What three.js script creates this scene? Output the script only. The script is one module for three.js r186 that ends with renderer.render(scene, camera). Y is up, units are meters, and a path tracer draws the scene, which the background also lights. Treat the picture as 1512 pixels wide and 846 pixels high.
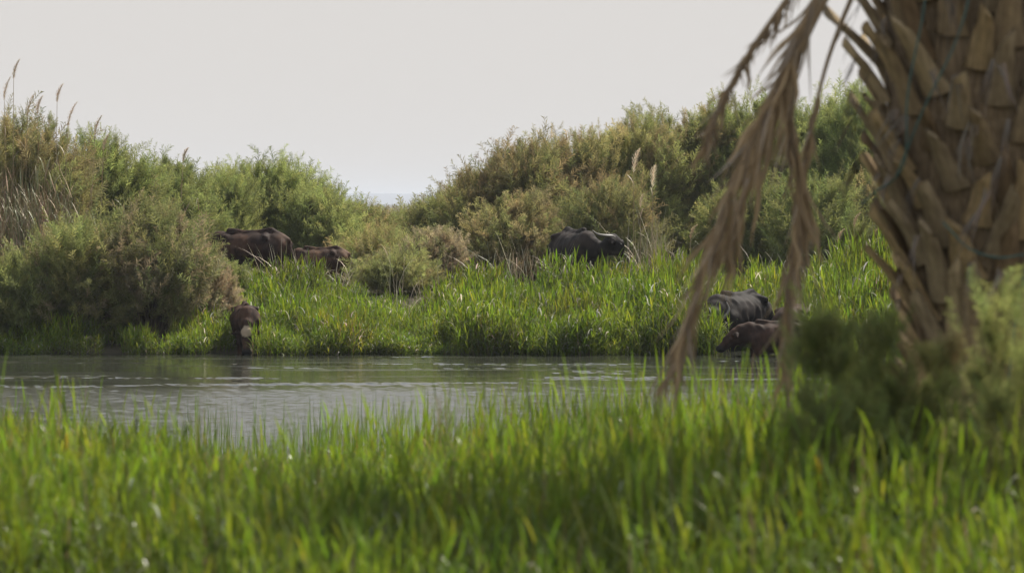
import * as THREE from 'three';
import { mergeGeometries } from 'three/addons/utils/BufferGeometryUtils.js';
import { ImprovedNoise } from 'three/addons/math/ImprovedNoise.js';

// ------------------------------------------------------------ camera, sky, sun, exposure
const scene = new THREE.Scene();
const CAM_Y = 2.94, FPX = 4536, HORIZON = 300;           // telephoto across a pond, lens 2.94 m above the water
const camera = new THREE.PerspectiveCamera(2 * Math.atan(423 / FPX) * 180 / Math.PI, 1512 / 846, 0.5, 30000);
camera.position.set(0, CAM_Y, 0);
camera.rotation.x = -Math.atan((423 - HORIZON) / FPX);
camera.focus = 63;
camera.userData.fStop = 5.2;
scene.add(camera);

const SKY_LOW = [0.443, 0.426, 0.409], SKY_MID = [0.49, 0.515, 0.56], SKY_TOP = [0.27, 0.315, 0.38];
{
  const w = 256, h = 256, data = new Float32Array(w * h * 4);
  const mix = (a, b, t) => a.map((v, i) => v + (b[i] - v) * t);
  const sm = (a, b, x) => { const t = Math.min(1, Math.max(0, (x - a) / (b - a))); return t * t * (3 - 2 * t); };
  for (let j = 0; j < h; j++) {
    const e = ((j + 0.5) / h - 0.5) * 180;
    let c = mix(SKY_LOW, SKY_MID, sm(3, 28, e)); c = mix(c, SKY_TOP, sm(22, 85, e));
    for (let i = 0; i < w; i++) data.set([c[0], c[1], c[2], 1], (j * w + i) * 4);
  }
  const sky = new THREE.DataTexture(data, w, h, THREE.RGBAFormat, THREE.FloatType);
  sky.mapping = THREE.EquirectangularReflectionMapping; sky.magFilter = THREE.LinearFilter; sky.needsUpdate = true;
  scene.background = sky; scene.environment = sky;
}
const sun = new THREE.DirectionalLight(new THREE.Color().setRGB(1.0, 0.93, 0.82), 5.0);
sun.position.set(40, 78, -48 - 40); sun.target.position.set(0, 0, -40);
sun.castShadow = true; sun.shadow.radius = 3; sun.shadow.mapSize.set(4096, 4096);
Object.assign(sun.shadow.camera, { left: -45, right: 45, top: 50, bottom: -50, near: 1, far: 260 });
scene.add(sun, sun.target);
scene.fog = new THREE.FogExp2(0xd6dde8, 0.00022);

const renderer = new THREE.WebGLRenderer({ antialias: true });
renderer.setSize(1512, 846);
renderer.toneMapping = THREE.LinearToneMapping;
renderer.toneMappingExposure = 1.62;
renderer.shadowMap.enabled = true;

// ------------------------------------------------------------ helpers
function rng(seed) { let a = seed >>> 0; return () => { a = (a + 0x6D2B79F5) | 0; let t = Math.imul(a ^ (a >>> 15), 1 | a); t = (t + Math.imul(t ^ (t >>> 7), 61 | t)) ^ t; return ((t ^ (t >>> 14)) >>> 0) / 4294967296; }; }
const noise = new ImprovedNoise();
const n2 = (x, y, z = 0) => noise.noise(x, y, z);
const fbm = (x, y, z = 0) => n2(x, y, z) + 0.5 * n2(x * 2.1, y * 2.1, z + 7) + 0.25 * n2(x * 4.3, y * 4.3, z + 13);
const clamp = (x, a = 0, b = 1) => Math.min(b, Math.max(a, x));
const sstep = (a, b, x) => { const t = clamp((x - a) / (b - a)); return t * t * (3 - 2 * t); };
const lerp = (a, b, t) => a + (b - a) * t;
const V = (x, y, z) => new THREE.Vector3(x, y, z);
const wx = (px, d) => (px - 756) / FPX * d;               // metres to the right of the lens axis
const wy = (py, d) => CAM_Y - (py - HORIZON) / FPX * d;   // metres above the water
const pxOf = (x, d) => 756 + x / d * FPX;
const lin = (r, g, b) => new THREE.Color().setRGB(r, g, b);
function table(pts, x) { if (x <= pts[0][0]) return pts[0][1]; for (let i = 1; i < pts.length; i++) if (x <= pts[i][0]) return lerp(pts[i - 1][1], pts[i][1], (x - pts[i - 1][0]) / (pts[i][0] - pts[i - 1][0])); return pts[pts.length - 1][1]; }
const used = {};
const numbered = (n) => { const k = used[n] = (used[n] ?? -1) + 1; return k ? `${n}_${String(k).padStart(3, '0')}` : n; };
function tag(o, label, category, group, kind) { if (label) o.userData.label = label; if (category) o.userData.category = category; if (group) o.userData.group = group; if (kind) o.userData.kind = kind; return o; }
function top(o, name) { o.name = numbered(name); scene.add(o); return o; }
function mesh(geo, mat, name, parent) { const m = new THREE.Mesh(geo, mat); m.castShadow = m.receiveShadow = true; if (parent) { m.name = name; parent.add(m); } else top(m, name); return m; }

// strips of narrow faces with a colour of their own
class GB {
  constructor() { this.p = []; this.c = []; this.i = []; }
  strip(pts, ws, side, col) {                              // flat strip; side: unit vector or array of them
    const b = this.p.length / 3;
    pts.forEach((q, k) => { const s = Array.isArray(side) ? side[k] : side, w = ws[k] / 2; this.p.push(q.x - s.x * w, q.y - s.y * w, q.z - s.z * w, q.x + s.x * w, q.y + s.y * w, q.z + s.z * w); this.c.push(...col, ...col); });
    for (let k = 0; k < pts.length - 1; k++) { const a = b + 2 * k; this.i.push(a, a + 1, a + 2, a + 1, a + 3, a + 2); }
  }
  blade(o, az, tilt, bend, L, w, col, n = 4, twist = 0, rise = 1) {
    const dx = Math.cos(az), dz = Math.sin(az); let x = o.x, y = o.y, z = o.z;
    const pts = [V(x, y, z)], ws = [w * 0.55], sides = [];
    for (let k = 1; k <= n; k++) { const s = (k - 0.5) / n, th = tilt + bend * Math.pow(s, 1.6); x += L / n * Math.sin(th) * dx; z += L / n * Math.sin(th) * dz; y += L / n * Math.cos(th) * rise; pts.push(V(x, y, z)); const t = k / n; ws.push(k === n ? w * 0.04 : w * (t < 0.35 ? 0.75 + 0.7 * t : 1.0 - Math.pow((t - 0.35) / 0.65, 1.7) * 0.8)); }
    for (let k = 0; k <= n; k++) { const a = az + Math.PI / 2 + twist * k / n; sides.push(V(Math.cos(a), 0, Math.sin(a))); }
    this.strip(pts, ws, sides, col);
  }
  build() { const g = new THREE.BufferGeometry(); g.setAttribute('position', new THREE.Float32BufferAttribute(this.p, 3)); g.setAttribute('color', new THREE.Float32BufferAttribute(this.c, 3)); g.setIndex(this.i); g.computeVertexNormals(); return g; }
}
function taperTube(pts, rs, seg = 6, sides = 5) {          // tapered limb along a smooth path
  const cv = new THREE.CatmullRomCurve3(pts), fr = cv.computeFrenetFrames(seg, false), p = [], idx = [], uv = [], len = cv.getLength();
  for (let k = 0; k <= seg; k++) {
    const t = k / seg, q = cv.getPoint(t), f = t * (rs.length - 1), i0 = Math.min(rs.length - 2, Math.floor(f)), r = lerp(rs[i0], rs[i0 + 1], f - i0);
    for (let s = 0; s <= sides; s++) { const a = s / sides * Math.PI * 2, c = Math.cos(a) * r, d = Math.sin(a) * r, N = fr.normals[k], B = fr.binormals[k]; p.push(q.x + N.x * c + B.x * d, q.y + N.y * c + B.y * d, q.z + N.z * c + B.z * d); uv.push(s / sides * 0.2, t * len); }
  }
  for (let k = 0; k < seg; k++) for (let s = 0; s < sides; s++) { const a = k * (sides + 1) + s, b = a + sides + 1; idx.push(a, b, a + 1, a + 1, b, b + 1); }
  const cap = (k, flip) => { const c0 = p.length / 3, q = cv.getPoint(k / seg); p.push(q.x, q.y, q.z); uv.push(0, 0); for (let s = 0; s < sides; s++) { const a = k * (sides + 1) + s; flip ? idx.push(c0, a + 1, a) : idx.push(c0, a, a + 1); } };
  cap(0, false); cap(seg, true);
  const g = new THREE.BufferGeometry(); g.setAttribute('position', new THREE.Float32BufferAttribute(p, 3)); g.setAttribute('uv', new THREE.Float32BufferAttribute(uv, 2)); g.setIndex(idx); g.computeVertexNormals(); return g;
}
function instanced(geo, mat, list, name, parent) {         // list of {m: Matrix4, c: Color}
  const im = new THREE.InstancedMesh(geo, mat, list.length);
  list.forEach((e, i) => { im.setMatrixAt(i, e.m); im.setColorAt(i, e.c); });
  im.castShadow = im.receiveShadow = true; im.userData.kind = 'stuff';
  if (parent) { im.name = name; parent.add(im); } else top(im, name);
  return im;
}
function noiseTexture(w, h, fn, srgb) { const d = new Uint8Array(w * h * 4); for (let j = 0; j < h; j++) for (let i = 0; i < w; i++) { const c = fn(i / w, j / h); d.set([c[0] * 255, c[1] * 255, c[2] * 255, 255].map(v => clamp(Math.round(v), 0, 255)), (j * w + i) * 4); } const t = new THREE.DataTexture(d, w, h); t.wrapS = t.wrapT = THREE.RepeatWrapping; t.magFilter = THREE.LinearFilter; if (srgb) t.colorSpace = THREE.SRGBColorSpace; t.needsUpdate = true; return t; }

// ------------------------------------------------------------ materials
const leafMat = (o = {}) => new THREE.MeshPhysicalMaterial({ color: 0xffffff, vertexColors: true, side: THREE.DoubleSide, roughness: 1, transmission: 0.58, thickness: 0, specularIntensity: 0.3, clearcoat: 0.14, clearcoatRoughness: 0.35, ...o });
const reedLeaf = leafMat(), nearLeaf = leafMat({ clearcoat: 0.3, clearcoatRoughness: 0.25, transmission: 0.6 }), featherLeaf = leafMat({ clearcoat: 0, transmission: 0.56, roughness: 1 });
const dryLeaf = new THREE.MeshStandardMaterial({ color: 0xffffff, vertexColors: true, side: THREE.DoubleSide, roughness: 0.55 });
const barkMat = new THREE.MeshStandardMaterial({ color: lin(0.085, 0.062, 0.045), roughness: 0.95 });

// ------------------------------------------------------------ the lie of the land
const shore = (x) => 60 + 0.35 * n2(x * 0.35, 3.1) + 0.18 * n2(x * 1.1, 9.7) + 3.0 * Math.exp(-Math.pow((x - 4.95) / 1.0, 4));
function H(x, d) {
  if (d < 44) {
    const side = 0.10 * sstep(0, 4, x) * sstep(24, 12, d);
    return lerp(1.40, -0.55, sstep(8, 34, d)) + side + 0.05 * fbm(x * 0.5, d * 0.5, 1.3) * sstep(34, 22, d);
  }
  const s = d - shore(x), low = lerp(-0.55, -0.06, sstep(-6, -0.6, s));
  return s < -0.6 ? low : -0.06 + 0.18 * sstep(-0.6, 1, s) + 0.84 * sstep(2.2, 8, s) + 0.06 * fbm(x * 0.4, d * 0.4) * sstep(0, 3, s);
}
{
  const xs = [], ds = [], span = (arr, a, b, n) => { for (let i = 0; i < n; i++) arr.push(lerp(a, b, i / n)); };
  span(xs, -9000, -300, 12); span(xs, -300, -40, 16); span(xs, -40, 40, 160); span(xs, 40, 300, 16); span(xs, 300, 9000, 12); xs.push(9000);
  span(ds, -1500, -40, 8); span(ds, -40, 0, 10); span(ds, 0, 110, 220); span(ds, 110, 400, 20); span(ds, 400, 15000, 18); ds.push(15000);
  const p = [], uv = [], idx = [], nx = xs.length;
  for (const d of ds) for (const x of xs) { p.push(x, H(x, d), -d); uv.push(x / 3, d / 3); }
  for (let j = 0; j < ds.length - 1; j++) for (let i = 0; i < nx - 1; i++) { const a = j * nx + i; idx.push(a, a + 1, a + nx, a + 1, a + nx + 1, a + nx); }
  const g = new THREE.BufferGeometry(); g.setAttribute('position', new THREE.Float32BufferAttribute(p, 3)); g.setAttribute('uv', new THREE.Float32BufferAttribute(uv, 2)); g.setIndex(idx); g.computeVertexNormals();
  const soil = noiseTexture(256, 256, (u, v) => { const a = Math.cos(u * 6.2832) * 2, b = Math.sin(u * 6.2832) * 2, c = Math.cos(v * 6.2832) * 2, e = Math.sin(v * 6.2832) * 2, t = 0.5 + 0.35 * fbm(a + c * 1.7, b + e * 1.7, a - e); return [0.20 + 0.09 * t, 0.18 + 0.08 * t, 0.12 + 0.06 * t]; }, true);
  const ground = mesh(g, new THREE.MeshStandardMaterial({ map: soil, roughness: 1 }), 'ground');
  tag(ground, 'dark muddy ground of the banks under the reeds', 'ground', null, 'structure');
}
{ // low plateau far off, seen through the gap in the bushes
  const p = [], idx = [], n = 90;
  for (let i = 0; i <= n; i++) { const x = lerp(-5000, 5000, i / n), t = 21.5 + 3.0 * fbm(x * 0.0011, 2.2) + 0.5 * fbm(x * 0.011, 5.1);
    const rows = [[-5900, 0], [-6050, t * 0.35 + 1], [-6200, t * 0.9 + 1], [-6400, t + 1.2], [-7400, t + 3], [-8400, 0]]; for (const [z, y] of rows) p.push(x, y, z); }
  for (let i = 0; i < n; i++) for (let k = 0; k < 5; k++) { const a = i * 6 + k; idx.push(a, a + 6, a + 1, a + 1, a + 6, a + 7); }
  const g = new THREE.BufferGeometry(); g.setAttribute('position', new THREE.Float32BufferAttribute(p, 3)); g.setIndex(idx); g.computeVertexNormals();
  tag(mesh(g, new THREE.MeshStandardMaterial({ color: lin(0.10, 0.105, 0.12), roughness: 1, side: THREE.DoubleSide }), 'distant_hills'), 'low flat hills faint in the haze beyond the bushes', 'hills', null, 'structure');
}
{ // pond: ruffled by wind in the open, calmer in the lee of the far bank
  const r = rng(77), waves = [], xs = [-90, -40, -20, -14], ds = [14, 20];
  for (let k = 0; k < 22; k++) { const l = 0.115 * Math.pow(3.2, r()), a = (r() - 0.5) * 1.9, kk = 2 * Math.PI / l; waves.push([Math.sin(a) * kk, Math.cos(a) * kk, r() * 6.283, 1 / kk]); }
  for (let x = -10.5; x <= 10.5; x += 0.05) xs.push(x); xs.push(14, 20, 40, 90);
  for (let d = 24; d < 61.5; d += d < 50.5 ? 0.03 : 0.05) ds.push(d); ds.push(64, 70);
  const p = new Float32Array(xs.length * ds.length * 3), idx = [], nx = xs.length;
  ds.forEach((d, j) => xs.forEach((x, i) => {
    const lee = sstep(46.4 + 1.5 * n2(x * 0.12, 4.4), 51 + 1.5 * n2(x * 0.12, 8.4), d + 1.2 * n2(x * 0.2, d * 1.3, 7)), streak = n2(x * 0.16 + 3, d * 0.9, 2) + 0.6 * n2(x * 0.33, d * 2.3, 5);
    let A = lerp(0.06 + 0.02 * streak, 0.026 + 0.15 * sstep(0.18, 0.5, streak), lee), h = 0;
    if (Math.abs(x) > 10.5 || d < 24 || d > 61.5) A = 0;
    if (A) for (const w of waves) h += Math.sin(w[0] * x + w[1] * d + w[2]) * w[3];
    const q = (j * nx + i) * 3; p[q] = x; p[q + 1] = h * A / Math.sqrt(11); p[q + 2] = -d;
  }));
  for (let j = 0; j < ds.length - 1; j++) for (let i = 0; i < nx - 1; i++) { const a = j * nx + i; idx.push(a, a + 1, a + nx, a + 1, a + nx + 1, a + nx); }
  const uv = new Float32Array(xs.length * ds.length * 2); ds.forEach((d, j) => xs.forEach((x, i) => { uv[(j * nx + i) * 2] = clamp((x + 14) / 28, 0.01, 0.99); uv[(j * nx + i) * 2 + 1] = clamp((d - 24) / 40, 0.01, 0.99); }));
  // ripples too small to model: wind-ruffled in the open, glassy in the lee
  const ruffle = noiseTexture(256, 512, (u, v) => { const x = u * 28 - 14, d = v * 40 + 24, lee = sstep(46.4 + 1.5 * n2(x * 0.12, 4.4), 51 + 1.5 * n2(x * 0.12, 8.4), d + 1.2 * n2(x * 0.2, d * 1.3, 7)); const t = lerp(0.20 + 0.06 * n2(x * 0.2, d * 1.1, 3), 0.08 + 0.10 * sstep(0, 0.5, n2(x * 0.2, d * 1.6, 9)), lee); return [t, t, t]; });
  const g = new THREE.BufferGeometry(); g.setAttribute('position', new THREE.BufferAttribute(p, 3)); g.setAttribute('uv', new THREE.BufferAttribute(uv, 2)); g.setIndex(idx); g.computeVertexNormals();
  const water = mesh(g, new THREE.MeshPhysicalMaterial({ color: lin(0.030, 0.032, 0.024), roughness: 1, roughnessMap: ruffle, ior: 1.33 }), 'pond_water');
  tag(water, 'still murky pond water between the reed banks', 'water', null, 'structure');
}

// ------------------------------------------------------------ water buffalo
function surfaceNets(f, lo, hi, cell) {
  const n = [0, 1, 2].map(k => Math.ceil((hi[k] - lo[k]) / cell) + 1), [nx, ny, nz] = n, val = new Float32Array(nx * ny * nz), id = new Int32Array(nx * ny * nz).fill(-1);
  for (let z = 0, q = 0; z < nz; z++) for (let y = 0; y < ny; y++) for (let x = 0; x < nx; x++, q++) val[q] = f(lo[0] + x * cell, lo[1] + y * cell, lo[2] + z * cell);
  const p = [], idx = [], off = [[0, 0, 0], [1, 0, 0], [0, 1, 0], [1, 1, 0], [0, 0, 1], [1, 0, 1], [0, 1, 1], [1, 1, 1]], edges = [[0, 1], [2, 3], [4, 5], [6, 7], [0, 2], [1, 3], [4, 6], [5, 7], [0, 4], [1, 5], [2, 6], [3, 7]], at = (x, y, z) => (z * ny + y) * nx + x;
  for (let z = 0; z < nz - 1; z++) for (let y = 0; y < ny - 1; y++) for (let x = 0; x < nx - 1; x++) {
    const v = off.map(o => val[at(x + o[0], y + o[1], z + o[2])]); let c = 0, sx = 0, sy = 0, sz = 0;
    for (const [a, b] of edges) if ((v[a] < 0) !== (v[b] < 0)) { const t = v[a] / (v[a] - v[b]); sx += lerp(off[a][0], off[b][0], t); sy += lerp(off[a][1], off[b][1], t); sz += lerp(off[a][2], off[b][2], t); c++; }
    if (c) { id[at(x, y, z)] = p.length / 3; p.push(lo[0] + (x + sx / c) * cell, lo[1] + (y + sy / c) * cell, lo[2] + (z + sz / c) * cell); }
  }
  const quad = (a, b, c, d, flip) => { if (a < 0 || b < 0 || c < 0 || d < 0) return; flip ? idx.push(a, c, b, b, c, d) : idx.push(a, b, c, b, d, c); };
  for (let z = 1; z < nz - 1; z++) for (let y = 1; y < ny - 1; y++) for (let x = 1; x < nx - 1; x++) {
    const v = val[at(x, y, z)] < 0;
    if (v !== (val[at(x + 1, y, z)] < 0)) quad(id[at(x, y - 1, z - 1)], id[at(x, y, z - 1)], id[at(x, y - 1, z)], id[at(x, y, z)], !v);
    if (v !== (val[at(x, y + 1, z)] < 0)) quad(id[at(x - 1, y, z - 1)], id[at(x, y, z - 1)], id[at(x - 1, y, z)], id[at(x, y, z)], v);
    if (v !== (val[at(x, y, z + 1)] < 0)) quad(id[at(x - 1, y - 1, z)], id[at(x, y - 1, z)], id[at(x - 1, y, z)], id[at(x, y, z)], !v);
  }
  const g = new THREE.BufferGeometry(); g.setAttribute('position', new THREE.Float32BufferAttribute(p, 3)); g.setIndex(idx); g.computeVertexNormals(); return g;
}
// built at adult size, nose towards +x: withers 1.35 m, then scaled
function buffalo({ at, face, scale = 1, poll, muzzle, coat, coat2, blaze, horns = true, wrinkle = 0.010, thin = 1, label, dip = 0 }) {
  const P = V(...poll), M = V(...muzzle), f = M.clone().sub(P).normalize(), side = V(-f.z, 0, f.x).normalize(), up = side.clone().cross(f).normalize();
  const hp = (a, b, c) => P.clone().addScaledVector(f, a).addScaledVector(up, b).addScaledVector(side, c);
  const bones = [], bone = (a, ra, b, rb, sq = 1) => bones.push([a.x, a.y, a.z, b.x - a.x, b.y - a.y, b.z - a.z, ra, rb, sq]);
  bone(V(-0.70, 1.00, 0), 0.28, V(-0.25, 0.90, 0), 0.375, 1.0); bone(V(-0.25, 0.90, 0), 0.375, V(0.20, 0.88, 0), 0.37, 1.0); bone(V(0.20, 0.88, 0), 0.37, V(0.58, 0.93, 0), 0.28, 1.1);
  bone(V(0.40, 1.31, 0), 0.065, V(0.0, 1.25, 0), 0.065); bone(V(0.0, 1.25, 0), 0.065, V(-0.55, 1.31, 0), 0.07); bone(V(-0.55, 1.31, 0), 0.07, V(-0.93, 1.12, 0), 0.075);
  for (const s of [-1, 1]) {
    bone(V(-0.50, 1.22, s * 0.10), 0.07, V(-0.58, 1.17, s * 0.30), 0.062);
    bone(V(-0.86, 1.02, s * 0.14), 0.11, V(-0.70, 0.9, s * 0.17), 0.2);
    bone(V(0.40, 1.12, s * 0.12), 0.13, V(0.50, 0.86, s * 0.19), 0.17); bone(V(0.50, 0.86, s * 0.19), 0.165, V(0.42, 0.62, s * 0.19), 0.115);
    bone(V(0.42, 0.62, s * 0.19), 0.11, V(0.46, 0.36, s * 0.185), 0.072); bone(V(0.46, 0.36, s * 0.185), 0.075, V(0.45, 0.12, s * 0.185), 0.052); bone(V(0.45, 0.12, s * 0.185), 0.058, V(0.49, 0.045, s * 0.185), 0.07);
    bone(V(-0.66, 0.92, s * 0.16), 0.22, V(-0.48, 0.66, s * 0.2), 0.14); bone(V(-0.48, 0.66, s * 0.2), 0.13, V(-0.78, 0.43, s * 0.19), 0.08); bone(V(-0.78, 0.43, s * 0.19), 0.078, V(-0.73, 0.13, s * 0.19), 0.054); bone(V(-0.73, 0.13, s * 0.19), 0.058, V(-0.69, 0.045, s * 0.19), 0.07);
    const e0 = hp(0.05, 0.03, s * 0.11), e1 = hp(-0.02, 0.0, s * 0.25), e2 = hp(0.0, -0.06, s * 0.40); bone(e0, 0.032, e1, 0.058, 1); bone(e1, 0.058, e2, 0.018, 1);
    bone(hp(0.14, -0.03, s * 0.075), 0.06, hp(0.2, -0.05, s * 0.07), 0.05);
  }
  const nb = V(0.60, 1.06, 0), nm = nb.clone().lerp(P, 0.55).add(V(0, 0.02 - dip, 0)), nr = 0.195 - dip * 0.25;
  bone(nb, 0.25, nm, nr, 1.15); bone(nm, nr, P, 0.15, 1.1); bone(V(0.62, 0.9, 0), 0.2, P.clone().addScaledVector(f, 0.1).addScaledVector(up, -0.12), 0.11);
  bone(hp(0, 0, 0), 0.135, hp(0.22, 0.0, 0), 0.118); bone(hp(0.2, -0.01, 0), 0.112, hp(0.5, -0.03, 0), 0.082); bone(hp(0.12, -0.13, 0), 0.088, hp(0.48, -0.085, 0), 0.066); bone(hp(0.51, -0.03, 0.05), 0.07, hp(0.51, -0.03, -0.05), 0.07);
  bone(V(-0.93, 1.10, 0), 0.06, V(-1.02, 0.85, 0.02), 0.035); bone(V(-1.02, 0.85, 0.02), 0.033, V(-1.0, 0.5, 0.03), 0.028); bone(V(-1.0, 0.5, 0.03), 0.04, V(-0.99, 0.36, 0.03), 0.03);
  const K = 0.055, nbn = bones.length;
  const sdf = (x, y, z) => {
    let acc = 9;
    for (let i = 0; i < nbn; i++) {
      const b = bones[i], px = x - b[0], py = y - b[1], pz = (z - b[2]) * b[8], L2 = b[3] * b[3] + b[4] * b[4] + b[5] * b[5] + 1e-9, t = clamp((px * b[3] + py * b[4] + pz * b[5]) / L2);
      const ax = px - b[3] * t, ay = py - b[4] * t, az = pz - b[5] * t, dd = Math.sqrt(ax * ax + ay * ay + az * az) - (b[6] + (b[7] - b[6]) * t);
      if (dd > acc + K) continue; if (dd < acc - K) { acc = dd; continue; }
      const h = 0.5 + 0.5 * (acc - dd) / K; acc = lerp(acc, dd, h) - K * h * (1 - h);
    }
    if (acc < 0.05 && acc > -0.05) acc += wrinkle * (n2(x * 6, y * 7, z * 6) + Math.sin(x * 30 + 5 * n2(x * 3, y * 3, z * 3)) * 0.7 * sstep(0.55, 0.8, y) * sstep(1.3, 1.1, y));
    return acc;
  };
  const g = surfaceNets(sdf, [-1.15, -0.08, -0.62], [1.75, 1.75, 0.62], 0.026), pos = g.attributes.position, col = [];
  for (let i = 0; i < pos.count; i++) {
    const q = V(pos.getX(i), pos.getY(i), pos.getZ(i)), t = sstep(-0.3, 0.5, fbm(q.x * 2.2 + 3, q.y * 2.2, q.z * 2.2) + 0.35 * n2(q.x * 22, q.y * 9, q.z * 22)); const c = coat.map((v, k) => lerp(v, coat2[k], t));
    { const mz = sstep(0.36, 0.5, q.clone().sub(P).dot(f)); if (q.x > 0.6) c.forEach((v, k) => c[k] = lerp(v, 0.012, mz)); }
    if (blaze) { const rel = q.clone().sub(P), a = rel.dot(f), u = rel.dot(up), w = Math.abs(rel.dot(side)); const m = sstep(1.15, 0.8, Math.hypot((a + 0.01) / 0.15, w / 0.15) + 0.25 * n2(q.x * 12, q.y * 12, q.z * 12)) * sstep(-0.06, 0.02, u); c.forEach((v, k) => c[k] = lerp(v, blaze[k], m)); }
    col.push(...c);
  }
  g.setAttribute('color', new THREE.Float32BufferAttribute(col, 3));
  const grp = top(new THREE.Group(), 'water_buffalo'); tag(grp, label, 'buffalo', 'water buffalo grazing at the pond');
  mesh(g, hideMat, 'body', grp);
  for (const s of [-1, 1]) {
    const eye = mesh(eyeGeo, eyeMat, 'eye', grp); eye.position.copy(hp(0.17, 0.035, s * 0.112));
    if (horns) mesh(taperTube([hp(0.0, 0.07, s * 0.08), hp(-0.07, 0.07, s * 0.21), hp(-0.2, 0.01, s * 0.31), hp(-0.33, -0.03, s * 0.33), hp(-0.45, -0.02, s * 0.27)], [0.045, 0.04, 0.03, 0.02, 0.007], 14, 8), hornMat, 'horn', grp);
  }
  grp.position.set(at[0], at[2] ?? H(at[0], at[1]) - 0.02, -at[1]); grp.rotation.y = face; grp.scale.set(scale, scale, scale * thin);
  return grp;
}
const hideMat = new THREE.MeshPhysicalMaterial({ color: 0xffffff, vertexColors: true, roughness: 0.72, specularIntensity: 0.2 });
const hornMat = new THREE.MeshStandardMaterial({ color: lin(0.10, 0.09, 0.08), roughness: 0.5 });
const eyeMat = new THREE.MeshStandardMaterial({ color: lin(0.01, 0.008, 0.007), roughness: 0.15 });
const eyeGeo = new THREE.SphereGeometry(0.02, 10, 8);
const BROWN = [0.020, 0.011, 0.008], BROWN2 = [0.062, 0.034, 0.022], BLACK = [0.012, 0.010, 0.009], BLACK2 = [0.034, 0.026, 0.022];
const PI = Math.PI;
buffalo({ at: [wx(364, 68), 68], face: PI - 0.42, scale: 1.09, poll: [1.12, 0.86, 0.06], muzzle: [1.30, 0.42, 0.1], coat: BROWN, coat2: BROWN2, label: 'large dark brown buffalo grazing head down in tall reeds, ahead of a smaller one' });
buffalo({ at: [wx(470, 69), 69], face: PI - 0.35, scale: 0.78, poll: [1.10, 0.80, 0.0], muzzle: [1.26, 0.36, 0], coat: [0.034, 0.019, 0.013], coat2: [0.12, 0.07, 0.043], horns: false, label: 'smaller brown young buffalo standing in reeds behind the large brown buffalo' });
buffalo({ at: [wx(361, 60.2), 60.4, -0.06], face: -PI / 2 + 0.14, scale: 0.77, poll: [0.96, 0.62, 0.03], muzzle: [1.12, 0.17, 0.05], coat: BROWN, coat2: BROWN2, blaze: [0.30, 0.24, 0.17], horns: false, label: 'brown calf with a pale forehead drinking at the water edge, facing the pond' });
buffalo({ at: [wx(852, 67.5), 67.5], face: -PI / 2 + 0.32, scale: 1.10, dip: 0.2, poll: [0.92, 1.10, -0.42], muzzle: [1.06, 0.84, -0.84], coat: BLACK, coat2: BLACK2, wrinkle: 0.012, label: 'black buffalo with raised head turned aside, chest deep in green reeds' });
buffalo({ at: [wx(1086, 61.6), 61.6, -0.30], face: -PI / 2 - 0.62, scale: 1.1, poll: [1.05, 0.75, -0.1], muzzle: [1.16, 0.4, -0.12], coat: BLACK, coat2: [0.024, 0.019, 0.017], wrinkle: 0.016, label: 'black wrinkled buffalo standing in the shallows behind a brown calf' });
buffalo({ at: [wx(1143, 59.2), 59.2, -0.36], face: PI + 0.12, scale: 0.78, poll: [0.98, 0.98, 0.0], muzzle: [1.36, 0.66, 0.04], coat: [0.022, 0.013, 0.009], coat2: [0.05, 0.027, 0.018], horns: false, label: 'brown calf wading in the shallows with its muzzle near the water' });
buffalo({ at: [wx(1182, 61.6), 61.6, -0.30], face: PI / 2 - 0.5, scale: 0.92, poll: [1.12, 0.9, 0.0], muzzle: [1.28, 0.5, 0], coat: [0.045, 0.030, 0.023], coat2: [0.075, 0.05, 0.038], label: 'reddish brown buffalo half hidden behind hanging dead palm leaves' });

// ------------------------------------------------------------ tamarisk shrubs
function plumeGeo(seed, N = 30, L = 0.42) {
  const r = rng(seed), b = new GB(), axis = (t) => V(0.05 * t * t, L * t, 0.03 * Math.sin(t * 3));
  b.strip([axis(0), axis(0.5), axis(1)], [0.008, 0.006, 0.002], V(1, 0, 0), [0.8, 0.8, 0.8]);
  for (let k = 0; k < N; k++) {
    const t = 0.08 + 0.9 * k / N, a = k * 2.4 + r(), o = axis(t), l = (0.17 - 0.1 * t) * (0.7 + 0.6 * r()), th = 0.6 + 0.45 * r(), dir = V(Math.cos(a) * Math.sin(th), Math.cos(th), Math.sin(a) * Math.sin(th));
    const s = V(r() - 0.5, r() - 0.5, r() - 0.5).cross(dir).normalize(), v = 0.85 + 0.3 * r(), w = 0.0095 + 0.004 * r();
    b.strip([o, o.clone().addScaledVector(dir, l * 0.55), o.clone().addScaledVector(dir, l).add(V(0, -0.012, 0))], [0.006, w, 0.002], s, [v, v, v]);
  }
  return b.build();
}
const plumes = [plumeGeo(11, 34), plumeGeo(12, 34), plumeGeo(13, 30, 0.5)];
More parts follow.
